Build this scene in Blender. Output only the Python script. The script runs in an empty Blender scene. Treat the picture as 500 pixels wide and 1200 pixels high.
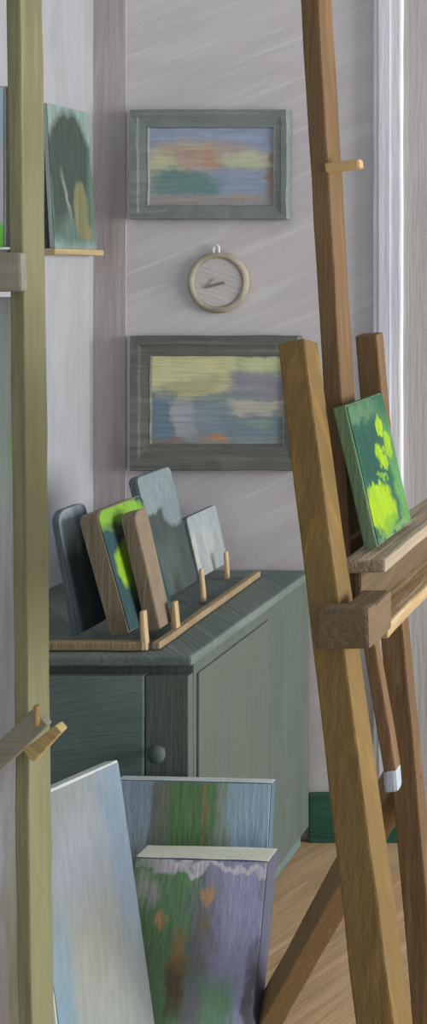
import bpy, bmesh, math
from mathutils import Vector, Matrix, noise
S = bpy.context.scene
C = S.collection
F = 1200.0; VX, VY = 860.0, 312.0; EYE = 1.6
WALL = F/420.0            # distance of the back wall
def at(px, py, d):        # point of the room at distance d in front of the eye
    return Vector(((px-VX)*d/F, d, EYE-(py-VY)*d/F))
def lin(c):
    return tuple([((v/255)/12.92 if v/255 <= .04045 else ((v/255+.055)/1.055)**2.4) for v in c])+(1,)

# ------------------------------------------------------------------ materials
def _nodes(name):
    m = bpy.data.materials.new(name); m.use_nodes = True
    nt = m.node_tree; b = nt.nodes['Principled BSDF']
    b.inputs['Roughness'].default_value = .75
    try: b.inputs['Specular IOR Level'].default_value = .25
    except Exception: pass
    return m, nt, b
def mixc(nt, fac, a, b, mode='MIX'):
    n = nt.nodes.new('ShaderNodeMix'); n.data_type = 'RGBA'; n.blend_type = mode
    for sock, v in ((n.inputs[0], fac), (n.inputs[6], a), (n.inputs[7], b)):
        if hasattr(v, 'links'): nt.links.new(v, sock)
        else: sock.default_value = v
    return n.outputs[2]
def noise_n(nt, vec, scale, rot=(0,0,0), nscale=1.0, detail=3, dist=0, off=(0,0,0)):
    mp = nt.nodes.new('ShaderNodeMapping'); nt.links.new(vec, mp.inputs[0])
    mp.vector_type = 'POINT'
    # rotate first, then stretch
    vr = nt.nodes.new('ShaderNodeVectorRotate'); vr.rotation_type = 'EULER_XYZ'
    nt.links.new(vec, vr.inputs['Vector']); vr.inputs['Rotation'].default_value = rot
    nt.links.new(vr.outputs[0], mp.inputs[0])
    mp.inputs['Scale'].default_value = scale; mp.inputs['Location'].default_value = off
    n = nt.nodes.new('ShaderNodeTexNoise'); n.inputs['Scale'].default_value = nscale
    n.inputs['Detail'].default_value = detail; n.inputs['Distortion'].default_value = dist
    nt.links.new(mp.outputs[0], n.inputs['Vector'])
    return n.outputs[0]
def ramp(nt, v, lo, hi, a=0.0, b=1.0):
    n = nt.nodes.new('ShaderNodeMapRange'); nt.links.new(v, n.inputs[0])
    n.inputs[1].default_value = lo; n.inputs[2].default_value = hi
    n.inputs[3].default_value = a; n.inputs[4].default_value = b
    return n.outputs[0]
STK = {'z': (110, 110, 7), 'x': (7, 110, 110), 'y': (110, 7, 110), 'n': (40, 40, 40)}
def finish(nt, bs, col, vec, stroke='z', var=.12, bump=.35, rot=(0,0,0), k=1.0):
    sc = tuple(v*k for v in STK[stroke])
    s = noise_n(nt, vec, sc, rot, 1, 4, .3)
    f = ramp(nt, s, .3, .7, 1-var, 1+var)
    comb = nt.nodes.new('ShaderNodeCombineXYZ')
    for i in range(3): nt.links.new(f, comb.inputs[i])
    c = mixc(nt, 1.0, col, comb.outputs[0], 'MULTIPLY')
    nt.links.new(c, bs.inputs['Base Color'])
    fine = noise_n(nt, vec, (330, 330, 330), (0,0,0), 1, 1)
    add = nt.nodes.new('ShaderNodeMath'); add.operation = 'MULTIPLY_ADD'
    nt.links.new(fine, add.inputs[0]); add.inputs[1].default_value = .35; nt.links.new(s, add.inputs[2])
    bp = nt.nodes.new('ShaderNodeBump'); bp.inputs['Strength'].default_value = bump
    bp.inputs['Distance'].default_value = .006
    nt.links.new(add.outputs[0], bp.inputs['Height']); nt.links.new(bp.outputs[0], bs.inputs['Normal'])
def paint(name, c1, c2=None, stroke='z', var=.12, bump=.35, rot=(0,0,0), k=1.0, c3=None, patch=5.0):
    m, nt, bs = _nodes(name)
    tc = nt.nodes.new('ShaderNodeTexCoord').outputs['Object']
    col = lin(c1)
    if c2:
        st = STK[stroke]; mx = max(st)
        p = noise_n(nt, tc, tuple(patch*(v/mx*1.0+.25) for v in st), rot, 1, 3, .6)
        col = mixc(nt, ramp(nt, p, .4, .6), lin(c1), lin(c2))
    if c3:
        p = noise_n(nt, tc, tuple(v*.35 for v in STK[stroke]), rot, 1, 2, .5, (7,3,9))
        col = mixc(nt, ramp(nt, p, .56, .66, 0, .8), col, lin(c3))
    finish(nt, bs, col if hasattr(col,'links') else rgb(nt, col), tc, stroke, var, bump, rot, k)
    return m
def rgb(nt, c):
    n = nt.nodes.new('ShaderNodeRGB'); n.outputs[0].default_value = c; return n.outputs[0]
def picture(name, base, blobs, size, stroke='x', var=.12, bump=.4, warp=.05, rot=(0,0,0), gain=1.0, sat=1.0):
    def G(c):
        l = lin(c)[:3]; g = .3*l[0]+.55*l[1]+.15*l[2]
        return tuple(min(.9, (g+(v-g)*sat)*gain) for v in l)+(1,)
    """painted picture: blobs = (shape, u, v, ru, rv, angle_deg, colour, softness) in 0..1 of the face"""
    m, nt, bs = _nodes(name)
    t = nt.nodes.new('ShaderNodeTexCoord')
    uv = t.outputs['UV']; ob = t.outputs['Object']
    nz = nt.nodes.new('ShaderNodeTexNoise'); nz.inputs['Scale'].default_value = 9; nz.inputs['Detail'].default_value = 3
    nt.links.new(uv, nz.inputs['Vector'])
    a = nt.nodes.new('ShaderNodeVectorMath'); a.operation = 'SUBTRACT'; nt.links.new(nz.outputs['Color'], a.inputs[0]); a.inputs[1].default_value = (.5,.5,.5)
    b = nt.nodes.new('ShaderNodeVectorMath'); b.operation = 'MULTIPLY_ADD'; nt.links.new(a.outputs[0], b.inputs[0])
    b.inputs[1].default_value = (warp*2, warp*2, 0); nt.links.new(uv, b.inputs[2])
    col = rgb(nt, G(base))
    asp = size[0]/size[1]
    for sh, u, v, ru, rv, an, c, so in blobs:
        s = nt.nodes.new('ShaderNodeVectorMath'); s.operation = 'SUBTRACT'; nt.links.new(b.outputs[0], s.inputs[0]); s.inputs[1].default_value = (u, v, 0)
        q = nt.nodes.new('ShaderNodeVectorMath'); q.operation = 'MULTIPLY'; nt.links.new(s.outputs[0], q.inputs[0]); q.inputs[1].default_value = (asp, 1, 0)
        r = nt.nodes.new('ShaderNodeVectorRotate'); r.rotation_type = 'Z_AXIS'; nt.links.new(q.outputs[0], r.inputs['Vector']); r.inputs['Angle'].default_value = -math.radians(an)
        d = nt.nodes.new('ShaderNodeVectorMath'); d.operation = 'DIVIDE'; nt.links.new(r.outputs[0], d.inputs[0]); d.inputs[1].default_value = (ru*asp, rv, 1)
        if sh == 'e':
            l = nt.nodes.new('ShaderNodeVectorMath'); l.operation = 'LENGTH'; nt.links.new(d.outputs[0], l.inputs[0]); val = l.outputs['Value']
        else:
            ab = nt.nodes.new('ShaderNodeVectorMath'); ab.operation = 'ABSOLUTE'; nt.links.new(d.outputs[0], ab.inputs[0])
            sp = nt.nodes.new('ShaderNodeSeparateXYZ'); nt.links.new(ab.outputs[0], sp.inputs[0])
            mx = nt.nodes.new('ShaderNodeMath'); mx.operation = 'MAXIMUM'; nt.links.new(sp.outputs[0], mx.inputs[0]); nt.links.new(sp.outputs[1], mx.inputs[1]); val = mx.outputs[0]
        f = ramp(nt, val, 1+so, 1-so, 0, 1)
        col = mixc(nt, f, col, G(c))
    finish(nt, bs, col, ob, stroke, var, bump, rot)
    return m

# ------------------------------------------------------------------ mesh helpers
def jitter(bm, amp, fr=14, seed=0):
    for v in bm.verts:
        n = noise.noise_vector(v.co*fr+Vector((seed*3.1, seed*1.7, seed)))
        v.co += n*amp
def link(name, bm, mat, parent=None, origin=Vector((0,0,0)), smooth=False):
    bmesh.ops.transform(bm, matrix=Matrix.Translation(-origin), verts=bm.verts)
    bmesh.ops.recalc_face_normals(bm, faces=bm.faces)
    me = bpy.data.meshes.new(name); bm.to_mesh(me); bm.free()
    if smooth:
        for p in me.polygons: p.use_smooth = True
    for m in (mat if isinstance(mat, (list, tuple)) else [mat]): me.materials.append(m)
    o = bpy.data.objects.new(name, me); C.objects.link(o)
    if parent is not None: o.parent = parent
    else: o.location = origin
    return o
def corners_box(bm, c8, bevel=0.0, cuts=0, mat_index=0):
    """c8: bottom four (ccw) then top four, absolute points"""
    vs = [bm.verts.new(c) for c in c8]
    fs = [(0,3,2,1),(4,5,6,7),(0,1,5,4),(1,2,6,5),(2,3,7,6),(3,0,4,7)]
    faces = [bm.faces.new([vs[i] for i in f]) for f in fs]
    for f in faces: f.material_index = mat_index
    edges = list({e for f in faces for e in f.edges})
    if cuts: 
        r = bmesh.ops.subdivide_edges(bm, edges=edges, cuts=cuts, use_grid_fill=True)
    return vs
def box(x0, x1, y0, y1, z0, z1):
    return [Vector(p) for p in ((x0,y0,z0),(x1,y0,z0),(x1,y1,z0),(x0,y1,z0),(x0,y0,z1),(x1,y0,z1),(x1,y1,z1),(x0,y1,z1))]
def bevelled(bm, w):
    sharp = [e for e in bm.edges if len(e.link_faces) == 2 and e.calc_face_angle(0) > .6]
    bmesh.ops.bevel(bm, geom=sharp, offset=w, segments=2, affect='EDGES', profile=.6)
def boxbm(c8, bevel=.003, jit=0.0, step=.06, seed=0):
    bm = bmesh.new(); corners_box(bm, c8)
    if bevel: 
        bmesh.ops.recalc_face_normals(bm, faces=bm.faces); bevelled(bm, bevel)
    if jit:
        L = max(e.calc_length() for e in bm.edges); n = min(40, max(1, int(L/step)))
        for k in range(n and 1):
            long = [e for e in bm.edges if e.calc_length() > step*1.8]
            bmesh.ops.subdivide_edges(bm, edges=long, cuts=min(24, n), use_grid_fill=True)
        jitter(bm, jit, 12, seed)
    return bm
def beam8(p0, p1, w, t, w1=None, t1=None, hint=Vector((1,0,0))):
    """square-section bar p0->p1; w across hint, t across the other way"""
    w1 = w1 or w; t1 = t1 or t
    u = (p1-p0).normalized(); a = (hint-u*hint.dot(u)).normalized(); b = u.cross(a).normalized()
    if b.y < 0: b = -b
    out = []
    for p, ww, tt in ((p0, w, t), (p1, w1, t1)):
        for sa, sb in ((-1,-1),(1,-1),(1,1),(-1,1)): out.append(p + a*sa*ww/2 + b*sb*tt/2)
    return out
def beam(name, p0, p1, w, t, mat, parent=None, origin=Vector((0,0,0)), bev=.003, jit=.0015, seed=0, **k):
    return link(name, boxbm(beam8(p0, p1, w, t, **k), bev, jit, .07, seed), mat, parent, origin)
def panel8(nb, nt_, lean_w, thick, yaw=0.0):
    pass
def lathe(profile, centre, axis='y', seg=40):
    bm = bmesh.new(); rings = []
    for r, h in profile:
        ring = []
        for i in range(seg):
            a = 2*math.pi*i/seg
            if axis == 'y': p = centre+Vector((r*math.cos(a), h, r*math.sin(a)))
            elif axis == 'x': p = centre+Vector((h, r*math.cos(a), r*math.sin(a)))
            else: p = centre+Vector((r*math.cos(a), r*math.sin(a), h))
            ring.append(bm.verts.new(p))
        rings.append(ring)
    for a, b in zip(rings, rings[1:]):
        for i in range(seg):
            bm.faces.new((a[i], a[(i+1)%seg], b[(i+1)%seg], b[i]))
    bm.faces.new(rings[0]); bm.faces.new(rings[-1])
    return bm
def tube(pts, r, seg=8, closed=False):
    bm = bmesh.new(); rings = []; n = len(pts)
    for i, p in enumerate(pts):
        q0 = pts[(i-1) % n] if (closed or i) else pts[i]; q1 = pts[(i+1) % n] if (closed or i < n-1) else pts[i]
        u = (q1-q0).normalized(); h = Vector((0,1,0)) if abs(u.y) < .9 else Vector((1,0,0))
        a = u.cross(h).normalized(); b = u.cross(a)
        rr = r[i] if isinstance(r, (list, tuple)) else r
        rings.append([bm.verts.new(p+a*rr*math.cos(2*math.pi*k/seg)+b*rr*math.sin(2*math.pi*k/seg)) for k in range(seg)])
    m = n if closed else n-1
    for i in range(m):
        A, B = rings[i], rings[(i+1) % n]
        for k in range(seg): bm.faces.new((A[k], A[(k+1)%seg], B[(k+1)%seg], B[k]))
    if not closed: bm.faces.new(rings[0]); bm.faces.new(rings[-1])
    return bm
def thing(name, label, cat, loc, group=None):
    o = bpy.data.objects.new(name, None); C.objects.link(o); o.location = loc; o.empty_display_size = .05
    o['label'] = label; o['category'] = cat
    if group: o['group'] = group
    return o
def tag(o, label, cat, group=None):
    o['label'] = label; o['category'] = cat
    if group: o['group'] = group
    return o
def struct(o):
    o['kind'] = 'structure'; return o
def quad_face(name, p00, p10, p11, p01, mat, parent, origin, lift, n=14, jit=.0008, thick=.0012):
    """picture surface: a thin slab of paint with UVs, lifted off the canvas by lift (vector)"""
    bm = bmesh.new(); uvl = bm.loops.layers.uv.new('UVMap'); g = {}
    for L in (0, 1):
        for i in range(n+1):
            for j in range(n+1):
                u, v = i/n, j/n
                p = (p00*(1-u)+p10*u)*(1-v)+(p01*(1-u)+p11*u)*v + lift*(.2+.8*L)
                if L: p += lift*.35*noise.noise(Vector((u*9, v*9, 3.3)))
                g[L, i, j] = bm.verts.new(p)
    key = {v: (k[1]/n, k[2]/n) for k, v in g.items()}
    for i in range(n):
        for j in range(n):
            bm.faces.new((g[1,i,j], g[1,i+1,j], g[1,i+1,j+1], g[1,i,j+1]))
            bm.faces.new((g[0,i,j], g[0,i,j+1], g[0,i+1,j+1], g[0,i+1,j]))
    for i in range(n):
        for (a, b) in (((i,0),(i+1,0)), ((i+1,n),(i,n)), ((n,i),(n,i+1)), ((0,i+1),(0,i))):
            bm.faces.new((g[0,a[0],a[1]], g[0,b[0],b[1]], g[1,b[0],b[1]], g[1,a[0],a[1]]))
    for f in bm.faces:
        for l in f.loops: l[uvl].uv = key[l.vert]
    return link(name, bm, mat, parent, origin)

# ------------------------------------------------------------------ room
CORNER = (110-VX)/420.0
m_wall = paint('wall_paint_lavender_grey', (188,185,189), (196,193,196), 'x', .03, .3, rot=(0,.4,0), k=.6, c3=(202,201,203), patch=6)
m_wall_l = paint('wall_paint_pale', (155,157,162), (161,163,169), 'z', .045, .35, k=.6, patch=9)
m_rose = paint('wall_paint_rose_grey', (166,158,159), (174,168,169), 'z', .04, .35, k=.6, patch=9)
m_floor = paint('floor_tan', (178,150,116), (164,138,106), 'y', .05, .4, rot=(0,0,.5), k=.4, c3=(196,162,128), patch=8)
m_base = paint('baseboard_green', (52,96,78), (40,80,66), 'x', .15, .4)
m_trim = paint('trim_white', (206,208,217), (198,200,212), 'z', .04, .3, c3=(218,219,225))
m_door = paint('door_grey', (172,170,170), (182,180,180), 'z', .05, .3)

struct(link('floor', boxbm(box(-2.2, 3.0, -1.5, 3.2, -.1, 0), 0), m_floor))
struct(link('wall_back', boxbm(box(CORNER-.1, 3.0, WALL, WALL+.12, 0, 3.0), 0), m_wall))
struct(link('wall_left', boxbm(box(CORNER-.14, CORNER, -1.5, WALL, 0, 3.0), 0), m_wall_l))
# corner pilaster strip (rosy grey), full height
struct(link('trim_1', boxbm(box(CORNER, CORNER+.09, WALL-.003, WALL, 0, 3.0), 0, .0, .1), m_rose))
# baseboard along the back wall right of the cabinet
bx0, bx1 = (352-VX)/420, (484-VX)/420
struct(link('baseboard_back', boxbm(box(-1.18, bx1, WALL-.018, WALL, 0, .135), .004, .001, .1), m_base))
# door casing and door
tx0, tx1 = (441-VX)/420, (474-VX)/420
bm = boxbm(box(tx0, tx1, WALL-.03, WALL, .135, 3.0), .006, .0015, .1)
b2 = box(tx0+.018, tx1-.03, WALL-.034, WALL-.029, .135, 3.0); corners_box(bm, b2)
struct(link('trim_2', bm, m_trim))
bm = boxbm(box(tx1, tx1+.85, WALL-.012, WALL, .0, 3.0), .002)
for z0, z1 in ((.25,.95),(1.1,2.4)): corners_box(bm, box(tx1+.14, tx1+.71, WALL-.018, WALL-.011, z0, z1))
struct(link('door_1', bm, m_door))

# ------------------------------------------------------------------ cabinet
CD = 2.21; CX = -1.176; CH = .76
m_cab = paint('cabinet_green_grey', (88,98,92), (84,94,88), 'z', .05, .3, c3=(92,102,97))
m_cab2 = paint('cabinet_front_green_grey', (98,118,116), (110,126,122), 'x', .1, .5, rot=(0,.12,0))
m_cabtop = paint('cabinet_top_green_grey', (98,110,105), (108,118,113), 'x', .06, .4, rot=(0,0,.75), c3=(110,122,118))
cab = thing('storage_cabinet', 'dark grey-green storage cabinet with leaning painted panels on its top', 'cabinet', (-1.46, 2.52, 0))
O = Vector(cab.location)
CL = CORNER+.004
link('body', boxbm(box(CL, CX, CD+.02, WALL-.024, .05, CH-.022), .004, .001), m_cab, cab, O)
link('plinth', boxbm(box(CL+.02, CX-.02, CD+.05, WALL-.03, 0, .05), .003), m_cab2, cab, O)
link('worktop', boxbm(box(CL, CX+.008, CD-.006, WALL-.022, CH-.022, CH), .006, .0012, .06), m_cabtop, cab, O)
dw = (CX-CL)
door = link('door', boxbm(box(CL+.006, CX-.0975, CD, CD+.02, .07, CH-.045), .004, .0008), m_cab2, cab, O)
link('stile', boxbm(box(CX-.096, CX-.002, CD+.001, CD+.022, .07, CH-.045), .003, .0006), m_cab, cab, O)
kb = at(190, 878, CD-.004)
link('knob', lathe([(.007,.0),(.007,-.012),(.016,-.016),(.02,-.024),(.015,-.032),(.005,-.034)], kb, 'y', 24), paint('knob_dark', (70,82,80), (110,120,116), 'n'), door, O, True)
link('side_panel', boxbm(box(CX-.001, CX+.006, CD+.03, WALL-.28, .06, CH-.05), .002), paint('cabinet_side', (86,95,88), (90,97,91), 'z', .04, .35), cab, O)

# ------------------------------------------------------------------ wall pictures and clock
def framed(name, px0, px1, py0, py1, ix0, ix1, iy0, iy1, mf, mp, label, dep=.03, group='framed paintings on the grey wall'):
    d = WALL-dep
    a, b = at(px0, py1, d), at(px1, py0, d); i0, i1 = at(ix0, iy1, d), at(ix1, iy0, d)
    o = thing(name, label, 'framed painting', ((a.x+b.x)/2, WALL-.001, a.z), group); O = Vector(o.location)
    # frame: mitred ring with a stepped, sloping profile
    bm = bmesh.new()
    def ring(t, y): return [bm.verts.new((a.x+(i0.x-a.x)*t if sx < 0 else b.x+(i1.x-b.x)*t, y, a.z+(i0.z-a.z)*t if sz < 0 else b.z+(i1.z-b.z)*t)) for sx, sz in ((-1,-1),(1,-1),(1,1),(-1,1))]
    prof = [(0, WALL-.002), (0, d+.006), (.04, d), (.4, d+.0005), (.5, d+.003), (.88, d+.005), (.94, d+.004), (1, d+.014), (1, WALL-.002)]
    R = [ring(t, y) for t, y in prof]; R.append(R[0])
    for r0, r1 in zip(R, R[1:]):
        for k in range(4): bm.faces.new((r0[k], r0[(k+1)%4], r1[(k+1)%4], r1[k]))
    bmesh.ops.subdivide_edges(bm, edges=[e for e in bm.edges if e.calc_length() > .06], cuts=10, use_grid_fill=True)
    jitter(bm, .0022, 20, px1)
    link('picture_frame', bm, mf, o, O)
    y = d+.014
    quad_face('painting', Vector((i0.x-.002, y, i0.z-.002)), Vector((i1.x+.002, y, i0.z-.002)), Vector((i1.x+.002, y, i1.z+.002)), Vector((i0.x-.002, y, i1.z+.002)), mp, o, O, Vector((0,-.003,0)))
    return o
mf1 = paint('frame_grey_green', (122,131,128), (114,124,121), 'x', .07, .45, c3=(132,140,137))
mf2 = paint('frame_dark_olive_grey', (106,109,101), (96,101,96), 'x', .1, .45, c3=(118,124,118))
pic1 = picture('landscape_orange_blue', (140,146,152), [
 ('r', .5,.84,.52,.2,0,(133,152,184),.12), ('e', .5,.72,.4,.12,-4,(160,150,145),.4),
 ('e', .2,.62,.24,.17,12,(170,158,132),.35), ('e', .38,.6,.26,.13,-8,(170,145,128),.45), ('e', .1,.5,.12,.16,0,(178,182,140),.5),
 ('e', .48,.6,.07,.1,-40,(182,140,112),.5), ('e', .5,.42,.12,.08,-18,(172,144,124),.5),
 ('e', .78,.57,.2,.11,0,(174,182,146),.35), ('r', .7,.28,.26,.18,0,(128,148,176),.3),
 ('e', .3,.3,.27,.17,-12,(92,134,132),.25), ('e', .12,.25,.1,.12,0,(96,134,132),.4), ('r', .3,.06,.3,.05,0,(150,140,132),.6),
 ('r', .985,.45,.03,.35,-2,(150,124,112),.6), ('e', .75,.1,.14,.06,0,(156,138,126),.5)], (.35,.21), 'x', .12, .6, warp=.1, gain=1.15, sat=.72)
framed('framed_painting', 151, 336, 128, 257, 173, 319, 150, 240, mf1, pic1, 'upper framed landscape with orange and blue strokes in a pale grey-green frame, above the clock')
pic2 = picture('landscape_yellow_blue', (128,140,142), [
 ('r', .3,.82,.36,.24,-3,(190,192,130),.12), ('r', .85,.86,.18,.14,0,(180,192,132),.15), ('e', .28,.62,.28,.12,12,(168,168,118),.3),
 ('r', .82,.66,.22,.16,0,(134,136,148),.25), ('e', .5,.46,.3,.1,10,(126,142,140),.4),
 ('r', .08,.3,.1,.26,0,(94,128,146),.2), ('r', .24,.3,.08,.2,8,(148,158,168),.25), ('e', .5,.28,.2,.2,-10,(116,140,154),.35),
 ('r', .8,.4,.22,.09,-2,(168,166,154),.15), ('r', .8,.18,.26,.14,4,(106,134,146),.25), ('e', .8,.24,.12,.05,-8,(120,146,138),.5),
 ('e', .5,.05,.1,.04,0,(180,128,88),.5), ('e', .12,.03,.14,.04,0,(130,112,106),.5)], (.37,.24), 'x', .13, .6, warp=.09, gain=1.2, sat=.72)
framed('framed_painting', 151, 349, 394, 552, 176, 329, 418, 520, mf2, pic2, 'lower framed landscape with pale yellow sky in a dark olive-grey frame, under the clock')
ck = at(253.5, 331, WALL-.02)
clock = thing('wall_clock', 'small round clock with tan rim hanging between the two framed paintings', 'clock', (ck.x, WALL-.001, ck.z)); O = Vector(clock.location)
bm = lathe([(.001, 0), (.083, 0), (.086,-.008), (.084,-.014), (.076,-.018), (.069,-.016), (.067,-.012), (.067,-.004)], O, 'y', 48); jitter(bm, .002, 22, 3)
link('rim', bm, paint('rim_tan', (164,158,140), (152,147,132), 'n', .08, .4, k=1.5), clock, O, True)
link('dial', lathe([(.001,-.009),(.067,-.009),(.067,-.0125),(.001,-.0125)], O, 'y', 40), paint('dial_grey', (184,182,180), (192,190,188), 'x', .05, .5, rot=(0,-.3,0)), clock, O)
m_dark = paint('hand_dark', (120,118,114), None, 'x', .05)
h0, h1 = at(240, 337, WALL-.016), at(263, 331, WALL-.016)
beam('clock_hand', h0, h1, .006, .003, m_dark, clock, O, .0008, 0, hint=Vector((0,0,1)))
h2 = at(247, 345, WALL-.015)
beam('clock_hand', h0, at(250,327,WALL-.015), .004, .002, paint('hand_pale', (150,148,140)), clock, O, .0006, 0, hint=Vector((0,0,1)))
lp = [O+Vector((.006*0+.011*math.cos(a)*.7-.004, -.012, .09+.014*math.sin(a))) for a in [2*math.pi*i/16 for i in range(16)]]
link('hanging_loop', tube(lp, .0035, 6, True), paint('loop_pale', (206,202,194)), clock, O, True)

# picture ledge on the left wall with a small panel
WX = CORNER
def wl(px, py): # point on left wall for a pixel
    d = WX*F/(px-VX); return at(px, py, d)
a, b = wl(44, 293), wl(103, 293)
m_ledge = paint('ledge_ochre', (176,158,122), (158,140,106), 'y', .12, .4)
lg = tag(link('picture_ledge', boxbm(box(WX, WX+.045, a.y, b.y, a.z-.012, a.z+.004), .003, .001), m_ledge, None, Vector((WX+.02,(a.y+b.y)/2,a.z))), 'narrow ochre wooden picture ledge on the pale left wall', 'shelf')
p0, p1 = wl(48, 288), wl(98, 288); z0 = a.z+.0045; z1 = wl(75,127).z
sp = thing('small_painting', 'small upright dark green painting with rounded top, standing on the ochre ledge', 'painting', (WX+.03, (p0.y+p1.y)/2, z0)); O = Vector(sp.location)
c8 = [Vector(p) for p in ((WX+.022,p0.y,z0),(WX+.034,p0.y,z0),(WX+.034,p1.y,z0),(WX+.022,p1.y,z0),(WX+.001,p0.y,z1),(WX+.013,p0.y,z1),(WX+.013,p1.y,z1),(WX+.001,p1.y,z1))]
link('board', boxbm(c8, .002), paint('board_pale_teal', (138,154,152)), sp, O)
pic3 = picture('dark_tree', (128,148,144), [('e', .45,.62,.48,.35,0,(66,78,72),.1), ('r', .46,.42,.47,.34,0,(66,80,74),.12),
 ('e', .5,.12,.45,.1,0,(88,108,100),.5), ('e', .95,.35,.1,.3,0,(92,110,102),.5), ('e', .66,.28,.17,.2,0,(112,116,86),.12), ('e', .82,.12,.1,.06,0,(120,120,84),.4), ('r', .33,.38,.03,.15,14,(128,130,122),.5)], (.18,.39), 'z', .16)
quad_face('painted_face', c8[1], c8[2], c8[6], c8[5], pic3, sp, O, Vector((.002,0,0)))

# ------------------------------------------------------------------ rack of small panels on the cabinet
m_wood = paint('raw_wood', (150,132,104), (134,116,90), 'z', .12, .4)
m_pegw = paint('peg_wood', (186,164,130), (166,144,112), 'z', .12, .4)
rk = thing('drying_rack', 'low tan wooden rack with short pegs holding the leaning panels on the cabinet', 'rack', (-1.38, 2.45, CH)); O = Vector(rk.location)
zr = CH+.003
link('base_rail', boxbm(beam8(at(58,757,2.24)*1, Vector((-1.27,2.262,zr+.011)), .022, .02, hint=Vector((0,0,1))) if False else box(-1.55,-1.285,2.228,2.246,zr,zr+.018), .003, .001), m_wood, rk, O)
r0 = Vector((-1.262, 2.235, zr+.008)); r1 = Vector((-1.285, 2.76, zr+.008))
link('side_rail', boxbm(beam8(r0, r1, .018, .016, hint=Vector((1,0,0))), .003, .0012), m_wood, rk, O)
def zx(px, y): return (px-VX)*y/F
for px, y, h, w in ((170, 2.236, .085, .014), (206, 2.33, .075, .016), (238, 2.55, .085, .012), (266, 2.74, .075, .012)):
    x = zx(px, y)
    bmx = boxbm(beam8(Vector((x, y, zr+.0)), Vector((x-.004, y, zr+h)), w, w, w1=w*.7), .003, .0018, .02, px)
    link('peg', bmx, m_pegw, rk, O)
def slab(name, pts, ext_v, mat, parent, origin, uvs=None, bev=0.0):
    bm = bmesh.new(); uvl = bm.loops.layers.uv.new('UVMap')
    A = [bm.verts.new(p) for p in pts]; B = [bm.verts.new(p+ext_v) for p in pts]; n = len(pts)
    bm.faces.new(A[::-1]); bm.faces.new(B)
    for i in range(n): bm.faces.new((A[i], A[(i+1)%n], B[(i+1)%n], B[i]))
    if uvs:
        m = {v: u for v, u in zip(A, uvs)}; m.update({v: u for v, u in zip(B, uvs)})
        for f in bm.faces:
            for l in f.loops: l[uvl].uv = m[l.vert]
    if bev:
        bmesh.ops.recalc_face_normals(bm, faces=bm.faces)
        bmesh.ops.bevel(bm, geom=[e for e in bm.edges if e.calc_face_angle(0) > 1.2], offset=bev, segments=2, affect='EDGES')
    return link(name, bm, mat, parent, origin)
def leaner(name, label, cat, tb, tt, near_y, w, h_px, thick, m_edge, m_face, rr=.04, rf=.02, zb=None, group='panels leaning in the rack on the cabinet'):
    """tb, tt = picture x of the lower / upper near-left corner; near_y = distance of the near edge; the board runs back by w"""
    zb = zb if zb is not None else CH+.022
    zt = at(0, h_px, near_y).z
    xb, xt = zx(tb, near_y), zx(tt, near_y)
    up = Vector((xt-xb, 0, zt-zb)); H = up.length; u = up.normalized()
    n = Vector((u.z, 0, -u.x))
    o = thing(name, label, cat, (xb+thick/2, near_y+w/2, zb), group); O = Vector(o.location)
    ol = [(0,0),(w,0)]
    for k in range(7):
        a = math.pi/2*k/6; ol.append((w-rf+rf*math.cos(a), H-rf+rf*math.sin(a)))
    for k in range(7):
        a = math.pi/2*(1+k/6); ol.append((rr+rr*math.cos(a), H-rr+rr*math.sin(a)))
    base = Vector((xb, near_y, zb))
    pts = [base+Vector((0,y,0))+u*k+Vector((0,.0018*noise.noise(Vector((tb,k*30,y*30))),0)) for y, k in ol]
    slab('board', pts, n*thick, m_edge, o, O, None, min(.0015, thick*.1))
    if m_face:
        c = Vector((0, w/2, 0))+u*H/2+base
        p2 = [c+(p-c)*.985+n*thick for p in pts]
        slab('painted_face', p2, n*.0018, m_face, o, O, [(y/w, k/H) for y, k in ol])
    return o
m_slate = paint('board_slate', (92,104,110), (78,90,96), 'z', .14, .45)
m_olive = paint('board_olive_brown', (132,126,104), (118,110,90), 'z', .1, .45, c3=(144,134,108))
m_brown = paint('board_brown', (128,116,98), (114,102,88), 'z', .1, .45)
m_teal = paint('board_deep_teal', (44,70,84), (56,86,92), 'z', .12, .4)
f1 = picture('slate_face', (86,94,100), [('e', .2,.9,.7,.3,0,(158,172,180),.15), ('r', .2,.3,.25,.4,0,(74,84,92),.3), ('r', .9,.4,.3,.5,0,(48,74,88),.4)], (.17,.29), 'z', .14, gain=.8)
f2 = picture('green_sprig_face', (52,82,86), [('e', .4,.93,.6,.14,-10,(126,172,66),.12), ('e', .5,.78,.45,.05,-20,(78,100,70),.3),
  ('e', .38,.5,.3,.2,0,(142,184,52),.12), ('e', .52,.64,.16,.1,0,(128,166,60),.3), ('e', .4,.3,.14,.13,-8,(116,160,62),.3), ('r', .7,.15,.4,.14,0,(46,76,84),.3)], (.17,.29), 'z', .14, gain=.8)
f3 = picture('slate_pale_top', (70,80,80), [('r', .5,.9,.8,.2,8,(126,142,146),.08), ('e', .75,.66,.28,.14,0,(122,138,142),.2), ('r', .3,.2,.3,.2,0,(82,94,92),.5)], (.15,.33), 'z', .14, gain=.85)
f4 = picture('pale_blue_grey_face', (160,170,174), [('r', .5,.3,.15,.5,0,(176,182,184),.4), ('r', .05,.3,.08,.4,0,(190,190,184),.4)], (.16,.2), 'z', .12, gain=.75)
leaner('leaning_panel', 'dark slate panel with pale blue-grey top, leftmost in the rack on the cabinet', 'painting panel', 84, 58, 2.262, .10, 601, .014, m_slate, f1, .03, .02)
leaner('leaning_panel', 'teal panel with bright green leaf strokes and broad olive-brown edge, in the rack', 'painting panel', 130, 91, 2.256, .17, 606, .042, m_olive, f2, .02, .01)
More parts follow.
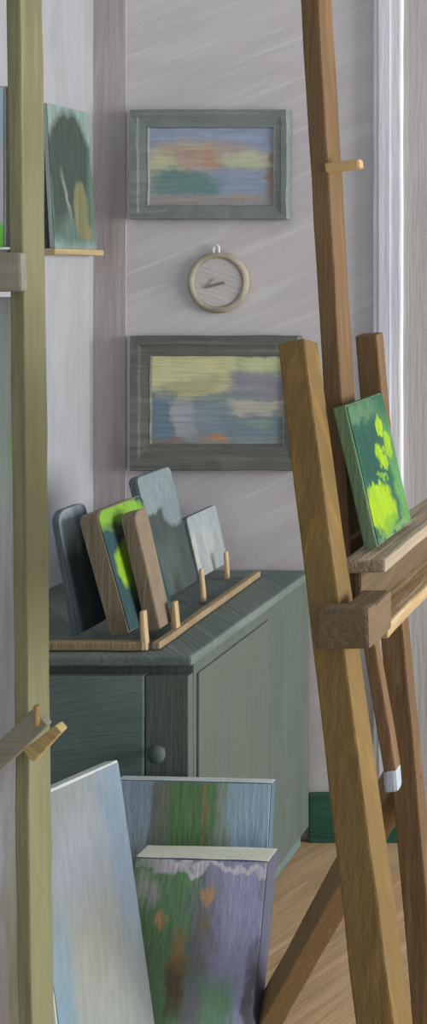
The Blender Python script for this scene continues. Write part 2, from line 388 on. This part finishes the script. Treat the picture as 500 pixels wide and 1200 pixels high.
leaner('leaning_panel', 'plain narrow brown panel right beside the bright green leaf panel', 'painting panel', 171, 140, 2.29, .05, 604, .032, m_brown, None, .02, .01)
leaner('leaning_panel', 'tall slate grey panel with pale top, tallest in the rack on the cabinet', 'painting panel', 184, 149, 2.50, .15, 562, .02, m_slate, f3, .016, .012)
leaner('leaning_panel', 'short pale blue-grey panel, rightmost in the rack on the cabinet', 'painting panel', 228, 212, 2.67, .15, 608, .012, m_slate, f4, .01, .01)

# ------------------------------------------------------------------ canvases on the floor
m_cloth = paint('canvas_white_edge', (190,196,196), (178,186,186), 'x', .08, .4)
m_cloth2 = paint('canvas_cream_edge', (190,194,180), (176,182,170), 'x', .08, .4)
def fcanvas(name, label, px0, px1, pyt, ytop, ybot, thick, m_edge, m_face, m_side, group='canvases on the floor before the cabinet', base=0.002):
    ptl, ptr = at(px0, pyt[0], ytop), at(px1, pyt[1], ytop)
    zt = ptl.z
    o = thing(name, label, 'canvas', ((ptl.x+ptr.x)/2, ybot, 0), group); O = Vector(o.location)
    dy = ytop-ybot
    P = lambda x, z, k: Vector((x, ybot+dy*(z/zt)+thick*k, z))
    c8 = [P(ptl.x,base,0),P(ptr.x,base,0),P(ptr.x,base,1),P(ptl.x,base,1),P(ptl.x,zt,0),P(ptr.x,ptr.z,0),P(ptr.x,ptr.z,1),P(ptl.x,zt,1)]
    bm = boxbm(c8, .003, .0015, .05, px0)
    bm.normal_update()
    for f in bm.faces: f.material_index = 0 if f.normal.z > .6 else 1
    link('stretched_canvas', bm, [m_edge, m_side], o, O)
    e = .003
    quad_face('painted_face', P(ptl.x+e,base+e,0), P(ptr.x-e,base+e,0), P(ptr.x-e,ptr.z-e,0), P(ptl.x+e,zt-e,0), m_face, o, O, Vector((0,-.002,0)), 20)
    return o
g2 = picture('blue_green_bands', (86,124,92), [('r', .1,.9,.18,.2,0,(124,150,172),.15), ('r', .1,.5,.14,.3,0,(130,150,160),.2), ('r', .3,.8,.09,.3,-4,(104,112,104),.2),
  ('r', .52,.85,.19,.3,0,(80,122,72),.12), ('r', .58,.85,.012,.2,0,(130,116,76),.6), ('r', .7,.85,.05,.3,0,(120,138,128),.4), ('r', .88,.85,.15,.3,2,(124,158,178),.15)], (.31,.53), 'z', .09, .25, warp=.07, gain=1.3, sat=.75)
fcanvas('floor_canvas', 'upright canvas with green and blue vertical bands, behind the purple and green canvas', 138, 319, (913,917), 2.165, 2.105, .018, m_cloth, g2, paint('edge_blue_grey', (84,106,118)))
g3 = picture('green_purple', (98,110,112), [('r', .22,.5,.32,.52,0,(84,124,86),.12), ('r', .8,.5,.22,.55,2,(128,130,168),.2), ('r', .56,.5,.1,.4,0,(100,104,112),.5), ('r', .72,.25,.12,.22,4,(90,132,104),.35),
  ('e', .1,.86,.1,.07,0,(132,142,134),.4), ('r', .6,.975,.5,.02,0,(164,162,176),.4), ('e', .24,.74,.045,.032,0,(168,128,88),.4), ('e', .58,.84,.05,.035,0,(156,122,88),.4),
  ('e', .4,.58,.07,.09,0,(132,108,66),.4), ('r', .4,.44,.06,.1,0,(86,78,60),.4), ('e', .58,.72,.04,.04,0,(112,106,84),.5), ('r', .97,.4,.04,.2,0,(84,88,100),.4)], (.26,.45), 'z', .09, .25, warp=.09, gain=1.45, sat=.8)
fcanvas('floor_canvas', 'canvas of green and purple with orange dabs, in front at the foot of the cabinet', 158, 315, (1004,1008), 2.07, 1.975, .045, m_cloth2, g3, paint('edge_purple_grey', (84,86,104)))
# pale canvas whose face looks to the right, leaning left
yN, yF = 1.70, 1.955
xt, zt = zx(141, yF), at(0, 890, yF).z; xb = zx(190, yF)+.0
xb = -1.085; xt = zx(138, yF)
o = thing('floor_canvas', 'large pale blue-grey canvas leaning left, right of the greenish post at the left', 'canvas', (xb, (yN+yF)/2, 0), 'canvases on the floor before the cabinet'); O = Vector(o.location)
up = Vector((xt-xb, 0, zt-.002)); nn = Vector((up.z, 0, -up.x)).normalized(); B = Vector((xb, 0, .002))
P = lambda i, y, k: B+up*k-nn*.026*(1-i)+Vector((0, y, .055*(yF-y)/(yF-yN)))
link('stretched_canvas', boxbm([P(0,yN,0),P(1,yN,0),P(1,yF,0),P(0,yF,0),P(0,yN,1),P(1,yN,1),P(1,yF,1),P(0,yF,1)], .003, .0015, .05, 2), m_cloth, o, O)
g1 = picture('pale_grey_blue', (132,140,142), [('r', .9,.8,.2,.3,0,(122,140,156),.4), ('e', .5,.5,.3,.2,0,(142,147,142),.5), ('r', .45,.2,.3,.2,0,(142,150,146),.5), ('r', .08,.3,.1,.35,0,(118,142,156),.4), ('e', .4,.8,.3,.12,0,(142,150,160),.5)], (.3,.6), 'z', .09, .4, rot=(.12,0,0))
quad_face('painted_face', P(1,yN+.003,.01), P(1,yF-.003,.01), P(1,yF-.003,.992), P(1,yN+.003,.992), g1, o, O, nn*.002, 20)

# ------------------------------------------------------------------ right easel (faces right, leans left)
m_oak = paint('easel_oak', (112,92,54), (106,86,50), 'z', .07, .35, c3=(122,98,54))
m_umber = paint('easel_umber', (106,84,58), (96,76,52), 'z', .08, .35, c3=(116,92,64))
m_tan = paint('easel_tan', (172,146,108), (156,130,96), 'z', .14, .45)
ez = thing('studio_easel', 'tall brown wooden studio easel leaning back, holding the small bright green canvas', 'easel', (-.5, 1.5, 0)); O = Vector(ez.location)
def ext(p, q, z):   # extend the line p->q to height z
    t = (z-p.z)/(q.z-p.z); return p+(q-p)*t
A0 = at(349, 402, 1.5); A1 = at(450, 1200, 1.3); A1 = ext(A0, A1, 0)
beam('leg', A1, A0, .054, .07, m_oak, ez, O, w1=.038, t1=.05, seed=1)
C0 = at(432, 391, 1.69); C1 = ext(C0, at(503, 1200, 1.80), 0)
beam('leg', C1, C0, .048, .04, m_umber, ez, O, w1=.036, t1=.03, seed=2)
M0 = at(365, -90, 1.60); M1 = at(413, 715, 1.60)
beam('mast', M1, M0, .028, .055, m_umber, ez, O, seed=3)
L0 = at(432, 735, 1.6); L1 = at(459, 900, 1.6)
low = beam('lower_mast', L1, L0, .02, .022, m_umber, ez, O, seed=4)
link('wall_highlight_block', boxbm(beam8(at(461,925,1.6), at(458.5,897,1.6), .022, .024), .006, .001, .01), paint('highlight_pale_blue', (150,162,176), (166,174,184)), low, O)  # added pale blue block below the lower mast, in place of a wall highlight
# peg on the mast
pg = at(392, 196, 1.578)
link('peg', boxbm(beam8(pg+Vector((-.012,0,-.002)), pg+Vector((.042,0,.006)), .016, .018, w1=.014, hint=Vector((0,0,1))), .004, .002, .012, 5), paint('peg_ochre', (198,172,122), (178,150,104), 'x', .12), ez, O)
# rear prop leg
R0 = at(486, 893, 1.772); R1 = at(296, 1232, 2.09); R1.z = .0
R0 = R0+Vector((-.01,0,0))
beam('rear_leg', R1+Vector((0,0,.012)), R0, .045, .055, paint('easel_raw_umber', (120,98,66), (112,90,60), 'z', .07, .3, rot=(0,-.6,0)), ez, O, seed=6, hint=Vector((1,0,.6)))
# tray group: ledge, panel, lower rail, clamp block
yA, yB = 1.42, 1.98
def runner(name, x0, x1, z0, z1, mat, ya=yA, yb=yB, sk=0.0, par=None, seed=0, jit=.0025):
    c8 = box(x0, x1, ya, yb, z0, z1)
    for i in (2,3,6,7): c8[i].x += sk
    return link(name, boxbm(c8, .004, jit, .035, seed), mat, par or ez, O)
m_trayt = paint('tray_grey_brown', (150,138,120), (132,120,104), 'y', .14, .5, c3=(178,160,132))
m_trayd = paint('tray_dark', (104,88,68), (90,76,58), 'y', .14, .5)
m_trayl = paint('tray_tan', (168,146,110), (150,128,94), 'y', .14, .5, c3=(190,170,134))
runner('ledge', -.556, -.496, 1.163, 1.183, m_trayt, seed=1, ya=1.455)
runner('tray_panel', -.545, -.531, 1.085, 1.163, m_trayd, seed=2, ya=1.46)
runner('tray_rail', -.540, -.484, 1.078, 1.098, m_trayl, seed=3, ya=1.432)
bm = boxbm(box(-.548, -.476, 1.338, 1.366, 1.098, 1.152), .005, .003, .015, 4)
b2 = boxbm(box(-.519, -.478, 1.360, 1.431, 1.094, 1.148), .004, .002, .015, 5)
me_ = bpy.data.meshes.new('tmp'); b2.to_mesh(me_); b2.free(); bm.from_mesh(me_); bpy.data.meshes.remove(me_)
link('clamp_block', bm, m_trayd, ez, O)

# small bright canvas on the ledge
cv = thing('small_canvas', 'small dark green canvas with yellow-green leaf strokes on the brown easel ledge', 'canvas', (-.54, 1.57, 1.184)); O = Vector(cv.location)
zb = 1.1845; ztop = 1.392; x_b, x_t = -.540, -.587; y0, y1 = 1.497, 1.65; th = .019
up = Vector((x_t-x_b, 0, ztop-zb)); n = Vector((up.z, 0, -up.x)).normalized()
P = lambda i, y, k: Vector((x_b, y, zb))+n*th*i+up*k
link('stretched_canvas', boxbm([P(0,y0,0),P(1,y0,0),P(1,y1,0),P(0,y1,0),P(0,y0,1),P(1,y0,1),P(1,y1,1),P(0,y1,1)], .002, .001, .03, 9), paint('canvas_edge_green', (84,116,88), (104,124,98), 'z', .12), cv, O)
g5 = picture('leaf_strokes', (46,98,76), [('r', .3,.62,.3,.22,0,(34,82,70),.35), ('r', .3,.93,.4,.06,0,(84,122,92),.4), ('r', .92,.4,.16,.42,4,(84,136,84),.3), ('e', .93,.2,.14,.22,0,(96,150,88),.4),
  ('e', .3,.22,.38,.17,-12,(150,186,30),.12), ('e', .22,.36,.16,.07,0,(146,184,34),.2), ('e', .42,.08,.24,.05,8,(120,164,50),.3), ('e', .6,.55,.17,.075,-50,(146,186,32),.15), ('e', .82,.63,.12,.07,60,(140,180,44),.2),
  ('e', .72,.78,.1,.065,-20,(154,192,34),.15), ('e', .5,.42,.14,.025,-28,(110,158,56),.3), ('r', .6,.02,.5,.025,0,(110,152,90),.5)], (.14,.2), 'z', .14, warp=.11, gain=.72)
quad_face('painted_face', P(1,y0+.002,.01), P(1,y1-.002,.01), P(1,y1-.002,.99), P(1,y0+.002,.99), g5, cv, O, n*.0018, 16)

# ------------------------------------------------------------------ left easel
m_lo = paint('easel_sage_olive', (124,124,94), (114,114,86), 'z', .07, .35, c3=(132,132,102))
m_lo2 = paint('easel_sage_tray', (140,138,124), (122,122,106), 'x', .12, .4)
le = thing('painting_easel', 'tall sage-olive painted wooden easel post at the left edge with a yellow wooden peg', 'easel', (-1.1, 1.62, 0)); O = Vector(le.location)
T0 = at(16, -60, 1.60); T1 = ext(T0, at(30, 1200, 1.60), 0)
T0 += Vector((0,.024,0)); T1 += Vector((0,.024,0))
beam('post', T1, T0, .0225, .052, m_lo, le, O, seed=11, jit=.002)
tz = at(0, 292, 1.6).z; xr = zx(24, 1.6)
c8 = box(-1.62, zx(8,1.60), 1.60, 1.65, at(0,340,1.6).z, tz); 
link('tray', boxbm(c8, .006, .003, .03, 12), m_lo2, le, O)
link('tray_lip', boxbm(box(-1.62, zx(29,1.585), 1.578, 1.592, at(0,342,1.585).z, at(0,296,1.585).z), .004, .002, .03, 13), m_lo2, le, O)
beam('brace', at(-60, 945, 1.58), at(50, 838, 1.58), .012, .035, m_lo2, le, O, seed=14, hint=Vector((0,1,0)))
k0, k1 = at(36, 884, 1.555), at(72, 852, 1.545)
bmk = boxbm(beam8(k0, k1, .014, .026, t1=.014, hint=Vector((0,1,0))), .003, .003, .01, 15)
link('peg', bmk, paint('peg_yellow_wood', (190,172,124), (160,140,92), 'x', .2, .6, rot=(0,-.7,0)), le, O)
link('bolt', lathe([(.004,0),(.004,.03),(.001,.03)], at(43, 850, 1.55), 'z', 12), paint('bolt_brown', (140,118,76)), le, O)
# second left upright (left of the frame), so the easel stands
beam('post', Vector((-1.60,1.63,0)), Vector((-1.57,1.63,2.3)), .0225, .052, m_lo, le, O, seed=16, jit=.002)

# canvas on the left easel tray and the big pale canvas below/behind
lc = thing('easel_canvas', 'pale blue-grey canvas with a bright green dab, on the tray of the sage easel', 'canvas', (-1.25,1.625,tz)); O = Vector(lc.location)
x1 = zx(6, 1.61); x0 = x1-.36; zt2 = at(0, 100, 1.61).z
link('stretched_canvas', boxbm(box(x0, x1, 1.612, 1.632, tz+.004, zt2), .003, .001), m_cloth, lc, O)
g6 = picture('pale_blue_with_green', (168,172,184), [('r', .9,.85,.2,.2,0,(150,180,190),.4), ('e', .96,.07,.09,.1,30,(110,190,70),.2), ('e', .93,.4,.1,.2,0,(172,176,190),.5)], (.36,.28), 'z', gain=1.4)
quad_face('painted_face', Vector((x0+.003,1.612,tz+.003)), Vector((x1-.003,1.612,tz+.003)), Vector((x1-.003,1.612,zt2-.003)), Vector((x0+.003,1.612,zt2-.003)), g6, lc, O, Vector((0,-.002,0)))
bc = thing('large_canvas', 'large pale grey canvas standing behind the sage easel at the left edge', 'canvas', (-1.4,1.72,0)); O = Vector(bc.location)
x1 = zx(25, 1.662); x0 = x1-.5; zt3 = at(0, 348, 1.662).z
link('stretched_canvas', boxbm(box(x0, x1, 1.662, 1.682, .002, zt3), .003, .001), m_cloth, bc, O)
g7 = picture('pale_grey_mottled', (162,160,162), [('r', .97,.9,.08,.12,0,(150,164,156),.4), ('e', .99,.83,.012,.04,0,(130,180,100),.4), ('r', .97,.45,.05,.1,0,(186,190,200),.5), ('r', .98,.62,.05,.1,0,(148,146,152),.5), ('r', .96,.1,.06,.15,0,(152,142,142),.5), ('r', .985,.2,.02,.2,0,(150,152,130),.5)], (.5,1.5), 'z', gain=1.4)
quad_face('painted_face', Vector((x0+.003,1.662,.005)), Vector((x1-.003,1.662,.005)), Vector((x1-.003,1.662,zt3-.003)), Vector((x0+.003,1.662,zt3-.003)), g7, bc, O, Vector((0,-.002,0)))

# ------------------------------------------------------------------ light and camera
w = bpy.data.worlds.new('studio_daylight'); S.world = w; w.use_nodes = True
w.node_tree.nodes['Background'].inputs[0].default_value = (.93,.96,1.0,1)
w.node_tree.nodes['Background'].inputs[1].default_value = .6
ld = bpy.data.lights.new('north_window_light', 'AREA'); ld.shape = 'RECTANGLE'; ld.size = 2.6; ld.size_y = 2.2
ld.energy = 400; ld.color = (1.0,.98,.95)
lo = bpy.data.objects.new('north_window_light', ld); C.objects.link(lo); lo.location = (4.4, 1.45, 1.75)
lo.rotation_euler = (Vector((-1.0, 2.2, 1.0))-Vector(lo.location)).to_track_quat('-Z','Y').to_euler()
cd = bpy.data.cameras.new('camera'); cam = bpy.data.objects.new('camera', cd); C.objects.link(cam)
cam.location = (0,0,EYE); cam.rotation_euler = (math.radians(90),0,0)
cd.sensor_fit = 'VERTICAL'; cd.sensor_height = 36; cd.sensor_width = 36; cd.lens = 36*F/1200
cd.shift_x = -(VX-250)/1200; cd.shift_y = -(600-VY)/1200
S.camera = cam
S.view_settings.view_transform = 'Standard'
try: S.view_settings.look = 'None'
except Exception: pass
S.view_settings.gamma = 1; S.view_settings.use_curve_mapping = False; S.view_settings.exposure = 0.0
